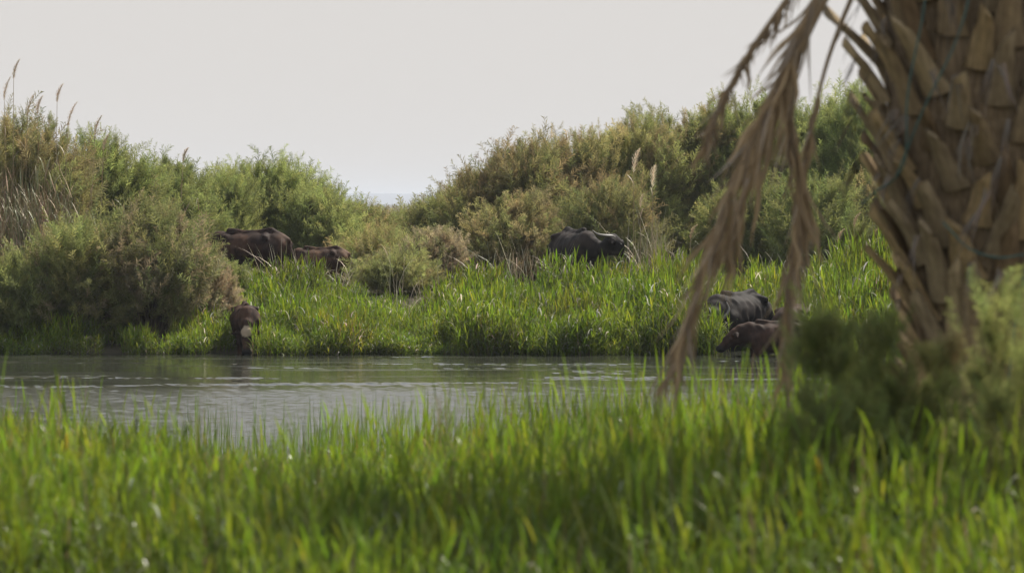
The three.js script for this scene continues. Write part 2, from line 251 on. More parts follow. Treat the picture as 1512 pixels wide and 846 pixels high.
function boughGeo(seed, n = 36, sp = 0.3) {                // a spray of plumes about a branch end, pointing up and out
  const r = rng(seed), out = [], q = new THREE.Quaternion(), g3 = () => (r() + r() + r() - 1.5) * 1.25;
  for (let i = 0; i < n; i++) {
    const g = plumes[i % 3].clone(), c = g.attributes.color, k = 0.72 + 0.56 * r(), kr = k * (0.9 + 0.25 * r()), s = 0.55 + 0.55 * r();
    for (let v = 0; v < c.count; v++) c.setXYZ(v, c.getX(v) * kr, c.getY(v) * k, c.getZ(v) * k);
    q.setFromUnitVectors(UP, V((r() - 0.5) * 1.3, 0.8 + r() * 0.5, (r() - 0.5) * 1.3).normalize()).multiply(new THREE.Quaternion().setFromAxisAngle(UP, r() * 6.28));
    out.push(g.applyMatrix4(new THREE.Matrix4().compose(V(g3() * sp, g3() * sp, g3() * sp), q, V(s, s * (0.8 + 0.5 * r()), s))));
  }
  return mergeGeometries(out);
}
const UP = V(0, 1, 0);
const boughsGeo = [21, 22, 23, 24, 25].map(k => boughGeo(k)), shootGeo = boughGeo(31, 12, 0.12);
const G1 = [0.250, 0.290, 0.088], G2 = [0.190, 0.230, 0.068], OLIVE = [0.260, 0.255, 0.090], TAN = [0.345, 0.265, 0.135], PINK = [0.39, 0.31, 0.20];
let shrubSeed = 100;
function tamarisk({ px, top: ty, d, hw, n = 100, mix, label, group = 'tamarisk shrubs on the far bank', y0, size = 1, low = -0.15, depth = 1, name = 'tamarisk_shrub', boughs = 0, shoots = 16 }) {
  boughs = boughs || n; const r = rng(shrubSeed += 17), x0 = wx(px, d), base = y0 ?? H(x0, d), ht = wy(ty, d) - base, list = [], stems = [], m = new THREE.Matrix4(), q = new THREE.Quaternion(), e = V(0, 0, 0);
  const grp = top(new THREE.Group(), name); tag(grp, label, 'shrub', group); grp.position.set(x0, base - 0.03, -d);
  const pick = () => { let u = r(), c = mix[0][0]; for (const [k, w] of mix) { if (u < w) { c = k; break; } u -= w; } return c; };
  const mean = [0, 1, 2].map(i => mix.reduce((a, [c, w]) => a + c[i] * w, 0));
  const put = (p, out, s, c0, into) => {
    const c = c0.map((v, i) => lerp(v, mean[i], 0.4));
    e.set(out.x * 0.8 + (r() - 0.5) * 0.6, 0.8 + out.y * 0.5, out.z * 0.8 + (r() - 0.5) * 0.6).normalize(); q.setFromUnitVectors(UP, e);
    q.multiply(new THREE.Quaternion().setFromAxisAngle(UP, r() * 6.28)); const j = 0.75 + 0.5 * r();
    into.push({ m: m.clone().compose(p, q, V(s, s * (0.85 + 0.35 * r()), s)), c: lin(c[0] * j, c[1] * j, c[2] * (j * 0.8 + 0.2)) });
  };
  const sc = size * Math.min(1, Math.max(0.7, hw / (1.2 * size)));
  for (let k = 0; k < boughs; k++) {
    const az = r() * 6.283, sy = lerp(low, 1, Math.pow(r(), 0.8)), c = Math.sqrt(Math.max(0, 1 - sy * sy)), lobe = 0.80 + 0.42 * n2(Math.cos(az) * 1.6 + shrubSeed, sy * 1.7, Math.sin(az) * 1.6), rd = (0.42 + 0.55 * Math.pow(r(), 0.5)) * lobe;
    const dir = V(Math.cos(az) * c, sy, Math.sin(az) * c), ctr = V(dir.x * rd * hw, ht * 0.28 + dir.y * rd * ht * 0.66, dir.z * rd * hw * depth); if (ctr.y < 0.2) ctr.y = 0.2 + 0.2 * r();
    put(ctr, dir, sc * (0.66 + 0.62 * r()), pick(), list);
    if (k % 2 === 0) { const a0 = r() * 6.28, f = V(Math.cos(a0) * 0.12 * size, -0.02, Math.sin(a0) * 0.12 * size), mid = f.clone().lerp(ctr, 0.5).add(V((r() - 0.5) * 0.25 * size, 0.12 * ht, (r() - 0.5) * 0.25 * size)); stems.push(taperTube([f, mid, ctr], [0.030 * size + 0.006 * ht, 0.018 * size + 0.003 * ht, 0.006 * size], 6, 5)); }
  }
  const tips = [];
  for (let k = 0; k < shoots; k++) {                       // loose shoots that stand out of the crown
    const az = r() * 6.283, c = 0.85 * Math.sqrt(r()), sy = Math.sqrt(1 - c * c), dir = V(Math.cos(az) * c, sy, Math.sin(az) * c), p0 = V(dir.x * hw * 0.8, ht * 0.28 + dir.y * ht * 0.56, dir.z * hw * 0.8 * depth), L = (0.18 + 0.36 * r()) * size * Math.min(1, ht / 3), col = pick();
    const tip = p0.clone().addScaledVector(V(dir.x * 0.5 + (r() - 0.5) * 0.5, 0.9, dir.z * 0.5 + (r() - 0.5) * 0.5).normalize(), L);
    stems.push(taperTube([p0, p0.clone().lerp(tip, 0.5).add(V(0.02 * size, 0, 0.02 * size)), tip], [0.009 * size, 0.006 * size, 0.002 * size], 3, 3));
    for (let i = 0; i < 3; i++) put(p0.clone().lerp(tip, (i + r()) / 3), dir, size * (0.5 + 0.3 * r()) * (1 - 0.15 * i), col, tips);
  }
  mesh(mergeGeometries(stems), barkMat, 'trunk', grp);
  const crown = instanced(boughsGeo[shrubSeed % 5], featherLeaf, list, 'crown', grp);
  if (tips.length) instanced(shootGeo, featherLeaf, tips, 'shoot_sprays', crown);
  return grp;
}
const far = [
  // px, top, d, half-width, plumes, mix, label
  [-60, 170, 70, 1.9, 2600, [[OLIVE, .5], [G2, .3], [TAN, .2]], 'tall olive tamarisk at the edge behind the plumed reeds'],
  [45, 138, 66.5, 1.55, 3000, [[OLIVE, .45], [G2, .25], [TAN, .3]], 'tall brownish olive tamarisk rising among dry plumed reeds'],
  [160, 192, 69, 1.25, 2600, [[G2, .6], [G1, .3], [OLIVE, .1]], 'rounded mid green tamarisk beside the tall reeds'],
  [245, 226, 72, 1.2, 2400, [[G2, .5], [G1, .4], [OLIVE, .1]], 'mid green tamarisk between two rounded ones, behind the flowering shrub'],
  [10, 385, 61.5, 1.2, 2000, [[G1, .4], [G2, .3], [OLIVE, .3]], 'low tamarisk hanging over the water under the tall dry reeds'],
  [125, 328, 61.5, 1.2, 2200, [[G1, .4], [G2, .3], [OLIVE, .2], [PINK, .1]], 'green tamarisk over the water with a few pinkish tips'],
  [225, 296, 61.9, 1.25, 2600, [[G2, .5], [PINK, .25], [OLIVE, .25]], 'tamarisk covered in dusty pink flower sprays near the grazing buffalo'],
  [318, 262, 76, 1.3, 2400, [[G1, .7], [G2, .3]], 'fresh green tamarisk right behind the large grazing buffalo'],
  [390, 232, 78, 1.5, 3000, [[G1, .6], [G2, .3], [OLIVE, .1]], 'broad domed fresh green tamarisk behind the two brown buffalo'],
  [462, 284, 77, 1.2, 2400, [[G1, .6], [OLIVE, .3], [G2, .1]], 'fresh green tamarisk sloping down to the gap with hills'],
  [530, 318, 80, 1.3, 2400, [[G1, .5], [OLIVE, .4], [TAN, .1]], 'low yellowish green tamarisk below the distant hills'],
  [596, 322, 82, 1.2, 2200, [[G1, .4], [OLIVE, .4], [PINK, .2]], 'low olive tamarisk in the gap below the hills'],
  [560, 362, 73, 1.1, 2000, [[G1, .5], [OLIVE, .3], [TAN, .2]], 'low leafy tamarisk behind short reeds in the gap'],
  [640, 345, 70.5, 0.85, 1800, [[PINK, .6], [OLIVE, .25], [G2, .15]], 'small tamarisk full of pinkish brown flower heads'],
  [655, 288, 77, 1.15, 2300, [[G2, .45], [OLIVE, .35], [TAN, .2]], 'grey green tamarisk at the foot of the rising thicket'],
  [715, 236, 76, 1.2, 2400, [[OLIVE, .4], [G2, .3], [TAN, .3]], 'olive tamarisk on the rising shoulder of the thicket'],
  [780, 194, 76, 1.35, 2800, [[TAN, .45], [OLIVE, .3], [G2, .25]], 'rusty tipped tamarisk on the shoulder of the thicket'],
  [860, 182, 77, 1.4, 2800, [[TAN, .4], [OLIVE, .35], [G2, .25]], 'tan and olive tamarisk right behind the black buffalo'],
  [760, 285, 71.5, 1.1, 2200, [[TAN, .4], [G2, .35], [OLIVE, .25]], 'low tan tamarisk in front of the thicket, beside the black buffalo'],
  [945, 146, 78, 1.5, 3000, [[OLIVE, .4], [G1, .4], [TAN, .2]], 'tall tan tipped tamarisk behind the two cream reed plumes'],
  [1030, 140, 79, 1.4, 2800, [[G1, .45], [OLIVE, .35], [TAN, .2]], 'tall olive green tamarisk behind the hanging dead fronds'],
  [900, 262, 72.5, 1.15, 2200, [[G2, .4], [OLIVE, .3], [TAN, .3]], 'mixed green and tan tamarisk between the black buffalo and the cream reed plumes'],
  [1110, 120, 79, 1.5, 3000, [[G1, .6], [G2, .3], [OLIVE, .1]], 'tall fresh green tamarisk seen between the dead fronds'],
  [1190, 124, 80, 1.5, 2800, [[G1, .6], [G2, .4]], 'leafy green tamarisk between dead frond and palm trunk'],
  [1262, 104, 78, 1.5, 3000, [[G1, .7], [G2, .3]], 'tallest bright green tamarisk beside the palm trunk'],
  [1100, 270, 73, 1.2, 2400, [[G1, .5], [G2, .3], [OLIVE, .2]], 'green tamarisk behind the wading buffalo'],
  [1195, 262, 72, 1.2, 2600, [[G1, .5], [G2, .35], [OLIVE, .15]], 'green tamarisk overhanging the gap in the reeds'],
  [1285, 250, 74, 1.2, 2200, [[G1, .4], [G2, .4], [TAN, .2]], 'green tamarisk with brown sprays behind reeds near the palm'],
  [580, 388, 67.6, 0.8, 1500, [[G1, .4], [OLIVE, .4], [TAN, .2]], 'knee high olive shrub at the upper edge of the short reeds'],
  [326, 392, 66.2, 0.5, 900, [[G2, .6], [OLIVE, .4]], 'small green shrub by the forelegs of the large grazing buffalo'],
  [1370, 160, 78, 1.6, 2200, [[G1, .6], [G2, .4]], 'green tamarisk mostly hidden behind the palm trunk'],
  [1470, 170, 78, 1.7, 2000, [[G1, .6], [G2, .4]], 'green tamarisk wholly behind the thick palm trunk'],
  [1580, 170, 77, 1.8, 1800, [[G1, .6], [G2, .4]], 'green tamarisk beyond the far side of the palm'],
];
for (const [px, ty, d, hw, n, mixc, label] of far) tamarisk({ px, top: ty, d, hw, n: Math.round(n / 19), mix: mixc, label });
for (const [px, ty, hw] of [[335, 256, 1.4], [430, 256, 1.4], [500, 300, 1.2], [690, 262, 1.3], [820, 198, 1.5], [905, 176, 1.5], [985, 152, 1.5], [1070, 142, 1.5], [1150, 130, 1.6], [1225, 120, 1.6]]) tamarisk({ px, top: ty, d: 84, hw, n: 120, mix: px < 600 ? [[G1, .7], [OLIVE, .3]] : px < 930 ? [[OLIVE, .5], [G1, .3], [TAN, .2]] : [[G1, .6], [OLIVE, .4]], label: 'olive green tamarisk in the back row filling the thicket skyline', group: 'back row of tamarisks' });
tamarisk({ px: 318, top: 372, d: 62.6, hw: 0.42, n: 26, shoots: 10, mix: [[PINK, .85], [OLIVE, .15]], label: 'pale pink flowering spray leaning in front of the large buffalo', size: 0.7 });

// ------------------------------------------------------------ reeds, as tufts of stalks with leaves
const jit = (c, r, a = 0.3) => { const k = 1 - a / 2 + a * r(); return [c[0] * k * (0.9 + 0.25 * r()), c[1] * k, c[2] * k]; };
const REED = [0.150, 0.226, 0.014], REEDY = [0.222, 0.268, 0.020], REEDD = [0.085, 0.135, 0.022], STRAW = [0.42, 0.36, 0.24], STRAWD = [0.24, 0.17, 0.10];
function reedTuft(seed, { stalks = 30, h = 1.2, spread = 0.5, leaf = 0.36, w = 0.026, dry = 0.06, lw = 0.012, brown = 0.3, open = 1.15, crest = 0.8, leaves = 6 }) {  // dry: share of withered leaves, kept pale and bent as painted sun glints
  const r = rng(seed), b = new GB();
  for (let s = 0; s < stalks; s++) {
    const a = r() * 6.283, R = spread * Math.sqrt(r()), o = V(Math.cos(a) * R, 0, Math.sin(a) * R), hh = h * (0.55 + 0.5 * r()), la = r() * 6.283, ln = 0.03 + 0.13 * r(), col = jit(r() < 0.3 ? REEDY : REED, r);
    const tip = V(o.x + Math.cos(la) * ln * hh, hh * 0.85, o.z + Math.sin(la) * ln * hh), sa = r() * 6.283;
    b.strip([o, o.clone().lerp(tip, 0.5), tip], [lw, lw * 0.9, lw * 0.5], V(Math.cos(sa), 0, Math.sin(sa)), r() < brown ? jit(STRAWD, r) : col);
    const nl = leaves + Math.floor(r() * 3);
    for (let k = 0; k < nl; k++) { const t = 0.12 + 0.88 * (k + r() * 0.6) / nl, last = k >= nl - 2; const pale = r() < dry; b.blade(o.clone().lerp(tip, Math.min(1, t)), la + k * 2.6 + r(), (last ? 0.1 + 0.3 * r() : 0.3 + 0.35 * r()) * open, pale ? 1.7 : (last ? 0.5 * r() : 0.4 + 1.5 * r() * r()) * open, leaf * (last ? crest : 1) * (0.7 + 0.5 * r()), w * (0.7 + 0.6 * r()), pale ? jit([0.46, 0.44, 0.36], r) : col, 4, (r() - 0.5) * 1.2); }  // pale leaves carry leaf glints in their colour
  }
  const g = b.build(); g.computeBoundingBox(); g.userData.tall = g.boundingBox.max.y * 0.93; return g;
}
function dryTuft(seed, { n = 7, h = 1.5, spread = 0.2, c = STRAW, w = 0.014 }) { const r = rng(seed), b = new GB(); for (let s = 0; s < n; s++) { const a = r() * 6.283, R = spread * r(); b.blade(V(Math.cos(a) * R, 0, Math.sin(a) * R), r() * 6.283, 0.05 + 0.25 * r(), r() < 0.5 ? 0.3 * r() : 0.8 + 1.3 * r(), h * (0.6 + 0.5 * r()), w * (0.7 + 0.6 * r()), jit(c, r), 7, 0.6); } return b.build(); }
function place(list, x, d, s, sy, c, r, y) { list.push({ m: new THREE.Matrix4().compose(V(x, y ?? H(x, d) - 0.03, -d), new THREE.Quaternion().setFromEuler(new THREE.Euler((r() - 0.5) * 0.16, r() * 6.283, (r() - 0.5) * 0.16)), V(s, sy, s)), c }); }
const tint = (r, a = 0.35) => { const k = 1 - a / 2 + a * r(); return lin(k * (0.9 + 0.2 * r()), k, k * (0.85 + 0.3 * r())); };
{
  const geos = [1, 2, 3, 4].map(k => reedTuft(500 + k, {})), lists = [[], [], [], []], r = rng(321);
  // how tall the reeds grow along the bank
  const tall = [[-200, .62], [250, .62], [300, .85], [345, .74], [520, .74], [545, .5], [640, .55], [690, 1.05], [800, .92], [830, .92], [908, .90], [925, 1.0], [950, 1.25], [1020, 1.3], [1060, 1.0], [1140, 1.0], [1160, .25], [1200, .25], [1225, 1.2], [1290, 1.3], [1600, 1.3]];
  for (let k = 0; k < 2700; k++) {
    const s = Math.pow(r(), 1.25) * 10, x = lerp(-13.5, 13.5, r()), d = shore(x) - 0.35 + s, px = pxOf(x, d); let t = table(tall, px) * (0.72 + 0.5 * r() + 0.75 * n2(x * 1.0, d * 1.0));
    if (px < 285 && (s > 1.4 || r() < 0.6)) continue; if (s > table([[285, 3], [298, 7.2], [330, 7], [360, 6.6], [530, 6.6], [550, 5.8], [660, 5.8], [700, 6.2], [930, 6.2], [960, 7], [1600, 7.2]], px) + 0.8 * n2(x * 0.8, 3)) continue; if (px > 1150 && px < 1208 && r() < 0.7) continue;
    if (s > 0.5 && n2(x * 1.5, d * 1.5, 21) < -0.22) continue; const front = lerp(0.8, 1, sstep(0.2, 2.6, s)); t *= front;
    if (Math.hypot(px - 361, (s - 0.3) * 30) < 34) continue;                              // trodden where the calf stands
    const green = n2(x * 0.5, d * 0.5, 4);
    const c = tint(r, 0.5).multiplyScalar(0.82 + 0.6 * n2(x * 1.3, d * 1.3, 6)); if (green < -0.25 && r() < 0.4) c.multiply(lin(1.12, 0.88, 1.0));
    t /= geos[k & 3].userData.tall; place(lists[k & 3], x, d, Math.max(0.6, Math.min(1.1, t)) * (0.9 + 0.25 * r()), t, c, r);
  }
  // green reeds standing inside the left thicket
  for (let k = 0; k < 60; k++) { const d = 62.2 + 3 * r(), px = r() < 0.6 ? 150 + 90 * r() : 280 * r(); place(lists[k & 3], wx(px, d), d, 1.0, 1.1 + 0.5 * r(), tint(r), r); }
  lists.forEach((l, k) => tag(instanced(geos[k], reedLeaf, l, 'reed_bed'), 'dense green reeds covering the far bank down to the water', 'reeds'));
  const dg = [1, 2, 3].map(k => dryTuft(700 + k, { n: 5, w: 0.012 })), dl = [[], [], []];
  for (let k = 0; k < 220; k++) { const x = lerp(-11, 11, r()), s = 0.5 + 9 * r(), d = shore(x) + s, px = pxOf(x, d); if (px < 290) continue; if (px > 1045 && px < 1210 && s < 2) continue; place(dl[k % 3], x, d, 1, 0.55 + 0.45 * r(), tint(r, 0.4), r); }
  for (const [p0, p1, d0, d1, n, s] of [[395, 420, 66, 67, 6, 1.05], [440, 520, 66, 67.4, 7, 0.95], [820, 905, 65.5, 66.6, 5, 0.95], [700, 800, 66, 68, 22, 1.0], [925, 990, 68, 70, 26, 1.3]]) for (let k = 0; k < n; k++) { const d = lerp(d0, d1, r()); place(dl[k % 3], wx(lerp(p0, p1, r()), d), d, 0.9 + 0.3 * r(), s * (0.8 + 0.35 * r()), tint(r, 0.5).multiply(p0 < 150 ? lin(.62, .55, .5) : lin(1, 1, 1)), r); }
  const tg = [1, 2].map(k => { const q = rng(750 + k), b = new GB(); for (let i = 0; i < 14; i++) { const a = q() * 6.283, R = 0.35 * Math.sqrt(q()), o = V(Math.cos(a) * R, 0, Math.sin(a) * R), az = q() * 6.283, c = jit(q() < 0.35 ? [0.20, 0.20, 0.09] : [0.27, 0.205, 0.125], q), h = 2.5 * (0.6 + 0.5 * q()); b.blade(o, az, 0.02 + 0.13 * q(), 0.25 * q(), h, 0.016, c, 6, 0.8); for (let m = 0; m < 4; m++) b.blade(V(o.x, h * (0.3 + 0.6 * q()), o.z), az + m * 2.4, 0.5, 1.4 * q(), 0.4, 0.02, c, 4); } return b.build(); }), tl = [[], []];
  for (let k = 0; k < 74; k++) { const d = 63 + 2.6 * r(), px = k < 60 ? lerp(-40, 105, r()) : lerp(100, 290, r()); place(tl[k & 1], wx(px, d), d, 1, (k < 60 ? 1.25 : 0.95) * (0.75 + 0.4 * r()), tint(r, 0.5), r); }
  tl.forEach((l, k) => tag(instanced(tg[k], dryLeaf, l, 'tall_dry_reeds'), 'tall brown dry reeds packed among the tamarisks', 'dry reeds'));
  dl.forEach((l, k) => tag(instanced(dg[k], dryLeaf, l, 'dry_reed_stalks'), 'bleached dry reed stalks scattered through the green reeds', 'dry reeds'));
}
// plumed reeds that stand singly
const plumeMat = leafMat({ clearcoat: 0, transmission: 0.35, roughness: 1 });
function plumeHead(seed, L, wide, c, droop) { const r = rng(seed), b = new GB(); for (let k = 0; k < 80; k++) { const t = k / 80, a = k * 2.4, o = V(droop * t * t * L, L * t, 0), l = wide * (0.35 + 0.65 * Math.sin(PI * Math.min(1, 0.18 + t * 0.85))) * (0.7 + 0.6 * r()), dir = V(Math.cos(a) * 0.55 + 0.25 * droop, 0.8 - 0.3 * t * droop, Math.sin(a) * 0.55).normalize(); b.strip([o, o.clone().addScaledVector(dir, l * 0.6), o.clone().addScaledVector(dir, l).add(V(0.02, -0.02, 0))], [0.006, 0.015, 0.003], V(-dir.z, 0, dir.x + 0.01).normalize(), jit(c, r)); } return b.build(); }
function plumedReed({ px, tip, d, L = 0.4, wide = 0.14, c = STRAW, droop = 0.3, lean = 0, label, group }) {
  const x = wx(px, d), y = H(x, d), h = wy(tip, d) - y, grp = top(new THREE.Group(), 'plumed_reed'); grp.position.set(x, y - 0.03, -d); tag(grp, label, 'reed', group);
  const foot = V(-lean * h, 0, 0), neck = V(0, h - L, 0);
  mesh(taperTube([foot, V(-lean * h * 0.35, h * 0.5, 0.03), neck], [0.009, 0.008, 0.005], 8, 5), stemMat, 'stem', grp);
  const hd = mesh(plumeHead(Math.round(px * 7 + tip), L, wide, c, droop), plumeMat, 'plume', grp); hd.position.copy(neck); hd.rotation.z = -lean;
  const r = rng(px + tip); for (let k = 0; k < 3; k++) { const b = new GB(), t = 0.45 + 0.15 * k; b.blade(V(-lean * h * (1 - t), h * t, 0), r() * 6.28, 0.5, 1.2, 0.45, 0.016, jit(k ? STRAWD : REEDY, r), 6); mesh(b.build(), dryLeaf, 'leaf', grp); }
}
const stemMat = new THREE.MeshStandardMaterial({ color: lin(0.26, 0.2, 0.11), roughness: 0.7 });
plumedReed({ px: 936, tip: 218, d: 70, L: 0.55, wide: 0.17, c: [0.66, 0.57, 0.42], droop: 0.25, label: 'cream plumed reed, the taller of two before the tan thicket' });
plumedReed({ px: 964, tip: 243, d: 69.6, L: 0.5, wide: 0.18, c: [0.68, 0.59, 0.43], droop: 0.1, label: 'cream plumed reed, the shorter and fuller of two before the thicket' });
plumedReed({ px: 946, tip: 285, d: 69.4, L: 0.3, wide: 0.10, c: [0.6, 0.5, 0.36], droop: 0.2, label: 'small cream plume below the two tall cream reed plumes' });
for (const [px, tip, lean, L] of [[6, 112, -.02, .5], [20, 86, .01, .42], [40, 136, .03, .5], [55, 140, -.02, .4], [84, 122, .02, .4], [100, 148, .06, .55], [140, 168, .07, .4], [152, 196, .05, .35], [270, 216, .07, .3]]) plumedReed({ px, tip, d: 65.2, L, wide: 0.11, c: [0.40, 0.33, 0.23], droop: 0.3, lean, label: 'thin brownish plumed reed standing above the thicket against the sky', group: 'thin plumed reeds above the thicket' });
for (const [px, tip] of [[1238, 336], [1262, 312], [1284, 352], [1020, 330]]) plumedReed({ px, tip, d: 68, L: 0.32, wide: 0.10, c: [0.40, 0.31, 0.20], droop: 0.4, lean: 0.03, label: 'tan plumed reed standing among the tall green reeds near the palm', group: 'tan plumed reeds near the palm' });

// ------------------------------------------------------------ near bank: grass, rushes, low brown weeds
function grassTuft(seed, { n = 50, h = 0.75, spread = 0.3, w = 0.011, dry = 0.02 }) {
  const r = rng(seed), b = new GB();
  for (let k = 0; k < n; k++) { const a = r() * 6.283, R = spread * Math.sqrt(r()), u = r(), c = u < dry ? STRAW : u < dry + 0.18 ? REEDY : u < dry + 0.46 ? REEDD : REED; b.blade(V(Math.cos(a) * R, 0, Math.sin(a) * R), r() * 6.283, 0.04 + 0.24 * r(), r() < 0.6 ? 0.6 * r() : 0.9 + 1.3 * r(), h * (0.5 + 0.6 * r()), w * (0.6 + 0.7 * r()), jit(c, r), 7, (r() - 0.5) * 1.6); }
  return b.build();
}
{
  const geos = [1, 2, 3, 4, 5].map(k => k < 5 ? reedTuft(900 + k, { stalks: 56, h: 0.70, spread: 0.3, leaf: 0.105, w: 0.0072, dry: 0.035, lw: 0.005, brown: 0.08, open: 1.55, crest: 0.8, leaves: 9 }) : grassTuft(905, {})), lists = [[], [], [], [], []], r = rng(654);
  const sky = [[-100, 560], [0, 566], [60, 572], [140, 568], [230, 610], [300, 650], [370, 650], [450, 652], [520, 625], [580, 605], [660, 612], [720, 595], [800, 590], [870, 570], [960, 560], [1050, 562], [1150, 545], [1512, 545], [1700, 545]];
  for (let k = 0; k < 3000; k++) {
    const d = 7.4 + 21 * Math.pow(r(), 0.9), px = lerp(-160, 1680, r()), x = wx(px, d), g = H(x, d); if (g < -0.12) continue;
    const lim = wy(table(sky, px) + 12 * n2(px * 0.02, d * 0.3) - 25 * Math.pow(r(), 4), d) - g;         // the sward is lower towards the open water
    let h = 0.74 * (1 + 0.12 * sstep(250, 100, px) + 0.38 * sstep(520, 1050, px)) * (0.72 + 0.45 * r() + 0.75 * n2(x * 1.1, d * 0.7, 2) + 0.5 * n2(x * 3.1, d * 1.9, 12)); h = Math.min(h, lim * (0.68 + 0.25 * r())); if (h < 0.12) continue;
    const c = tint(r, 0.5).multiplyScalar(0.76 + 0.6 * n2(x * 1.7, d * 0.9, 5)), b = n2(x * 0.7, d * 0.35, 9); if (b > 0.3 && r() < 0.5) c.multiply(lin(1.35, 0.95, 1.0)); if (b < -0.3) c.multiply(lin(0.75, 0.85, 0.9));
    h /= geos[k % 5].userData.tall ?? 0.75; place(lists[k % 5], x, d, Math.max(0.7, Math.min(1.1, h)) * (0.9 + 0.25 * r()), h, c, r);
  }
  lists.forEach((l, k) => tag(instanced(geos[k], nearLeaf, l, 'meadow_grass'), 'bright green broad grass covering the near bank', 'grass'));
  // loose taller stalks that stand out of the sward
  const sg = [1, 2].map(k => reedTuft(940 + k, { stalks: 4, h: 0.85, spread: 0.3, leaf: 0.16, w: 0.009, dry: 0.012, lw: 0.005, brown: 0.2, open: 1.4, crest: 0.9, leaves: 6 })), sl = [[], []];
  for (let k = 0; k < 260; k++) { const d = 11 + 11 * r(), px = lerp(-60, 1600, Math.pow(r(), 0.7)), x = wx(px, d), h = Math.min(1.25, wy(table(sky, px) - 45 * r() + 8, d) - H(x, d)); if (h < 0.4) continue; place(sl[k & 1], x, d, 0.9, h / sg[k & 1].userData.tall, tint(r, 0.5), r); }
  sl.forEach((l, k) => tag(instanced(sg[k], nearLeaf, l, 'loose_reed_stalks'), 'loose taller reed stalks standing out of the near grass', 'reeds'));
  // thin rushes growing out of the shallows
  const rg = [1, 2].map(k => { const q = rng(40 + k), b = new GB(); for (let i = 0; i < 9; i++) { const a = q() * 6.283, R = 0.16 * q(); b.blade(V(Math.cos(a) * R, 0, Math.sin(a) * R), q() * 6.283, 0.02 + 0.14 * q(), 0.25 * q(), 0.75 * (0.5 + 0.6 * q()), 0.012, jit(REEDD, q), 4); } return b.build(); }), rl = [[], []];
  for (let k = 0; k < 900; k++) { const d = 24 + 11 * Math.pow(r(), 1.3), px = lerp(200, 1300, r()), x = wx(px, d), lim = wy(table([[200, 600], [330, 570], [480, 560], [600, 545], [720, 560], [850, 530], [1300, 520]], px) + 70 * r(), d), y = Math.min(H(x, d), 0) - 0.25; if (fbm(x * 0.8, d * 0.4, 3) < -0.12 || lim - y < 0.3) continue; place(rl[k & 1], x, d, 1, Math.min(2.2, (lim - y) / 0.75), tint(r), r, y); }
  rl.forEach((l, k) => tag(instanced(rg[k], reedLeaf, l, 'rushes'), 'thin dark rushes standing in the near shallows', 'rushes'));
  // pale dead blades lying across the grass
  const dg = [1, 2].map(k => dryTuft(800 + k, { n: 3, h: 0.7, spread: 0.15, w: 0.008, c: [0.42, 0.40, 0.33] })), dl = [[], []];
  for (let k = 0; k < 420; k++) { const d = 8.5 + 13 * r(), px = lerp(-100, 1620, Math.sqrt(r())), x = wx(px, d), lim = wy(table(sky, px) + 30, d) - H(x, d); if (lim < 0.3) continue; place(dl[k & 1], x, d, 1, Math.min(lim, 0.62) / 0.8, tint(r), r); }
  dl.forEach((l, k) => tag(instanced(dg[k], dryLeaf, l, 'dead_grass_blades'), 'pale dead blades bent over in the green grass', 'dead grass'));
  // rusty weeds in patches
  const wg = plumeGeo(55, 22, 0.4), wl = [];
  for (const [px, d, n, sp] of [[325, 15, 70, 0.28], [380, 16, 50, 0.25], [300, 17, 30, 0.2], [890, 15, 40, 0.3], [1010, 13, 30, 0.25], [690, 11, 25, 0.3], [470, 10.5, 20, 0.15]]) for (let k = 0; k < n; k++) { const dd = d + (r() - 0.5) * 2, x = wx(px, dd) + (r() - 0.5) * 2 * sp; place(wl, x, dd, 0.8, 1.0 + 0.6 * r(), lin(0.20, 0.135, 0.075).multiplyScalar(0.7 + 0.6 * r()), r); }
  tag(instanced(wg, featherLeaf, wl, 'rusty_weeds'), 'small patches of rusty brown weeds in the grass', 'weeds');
}

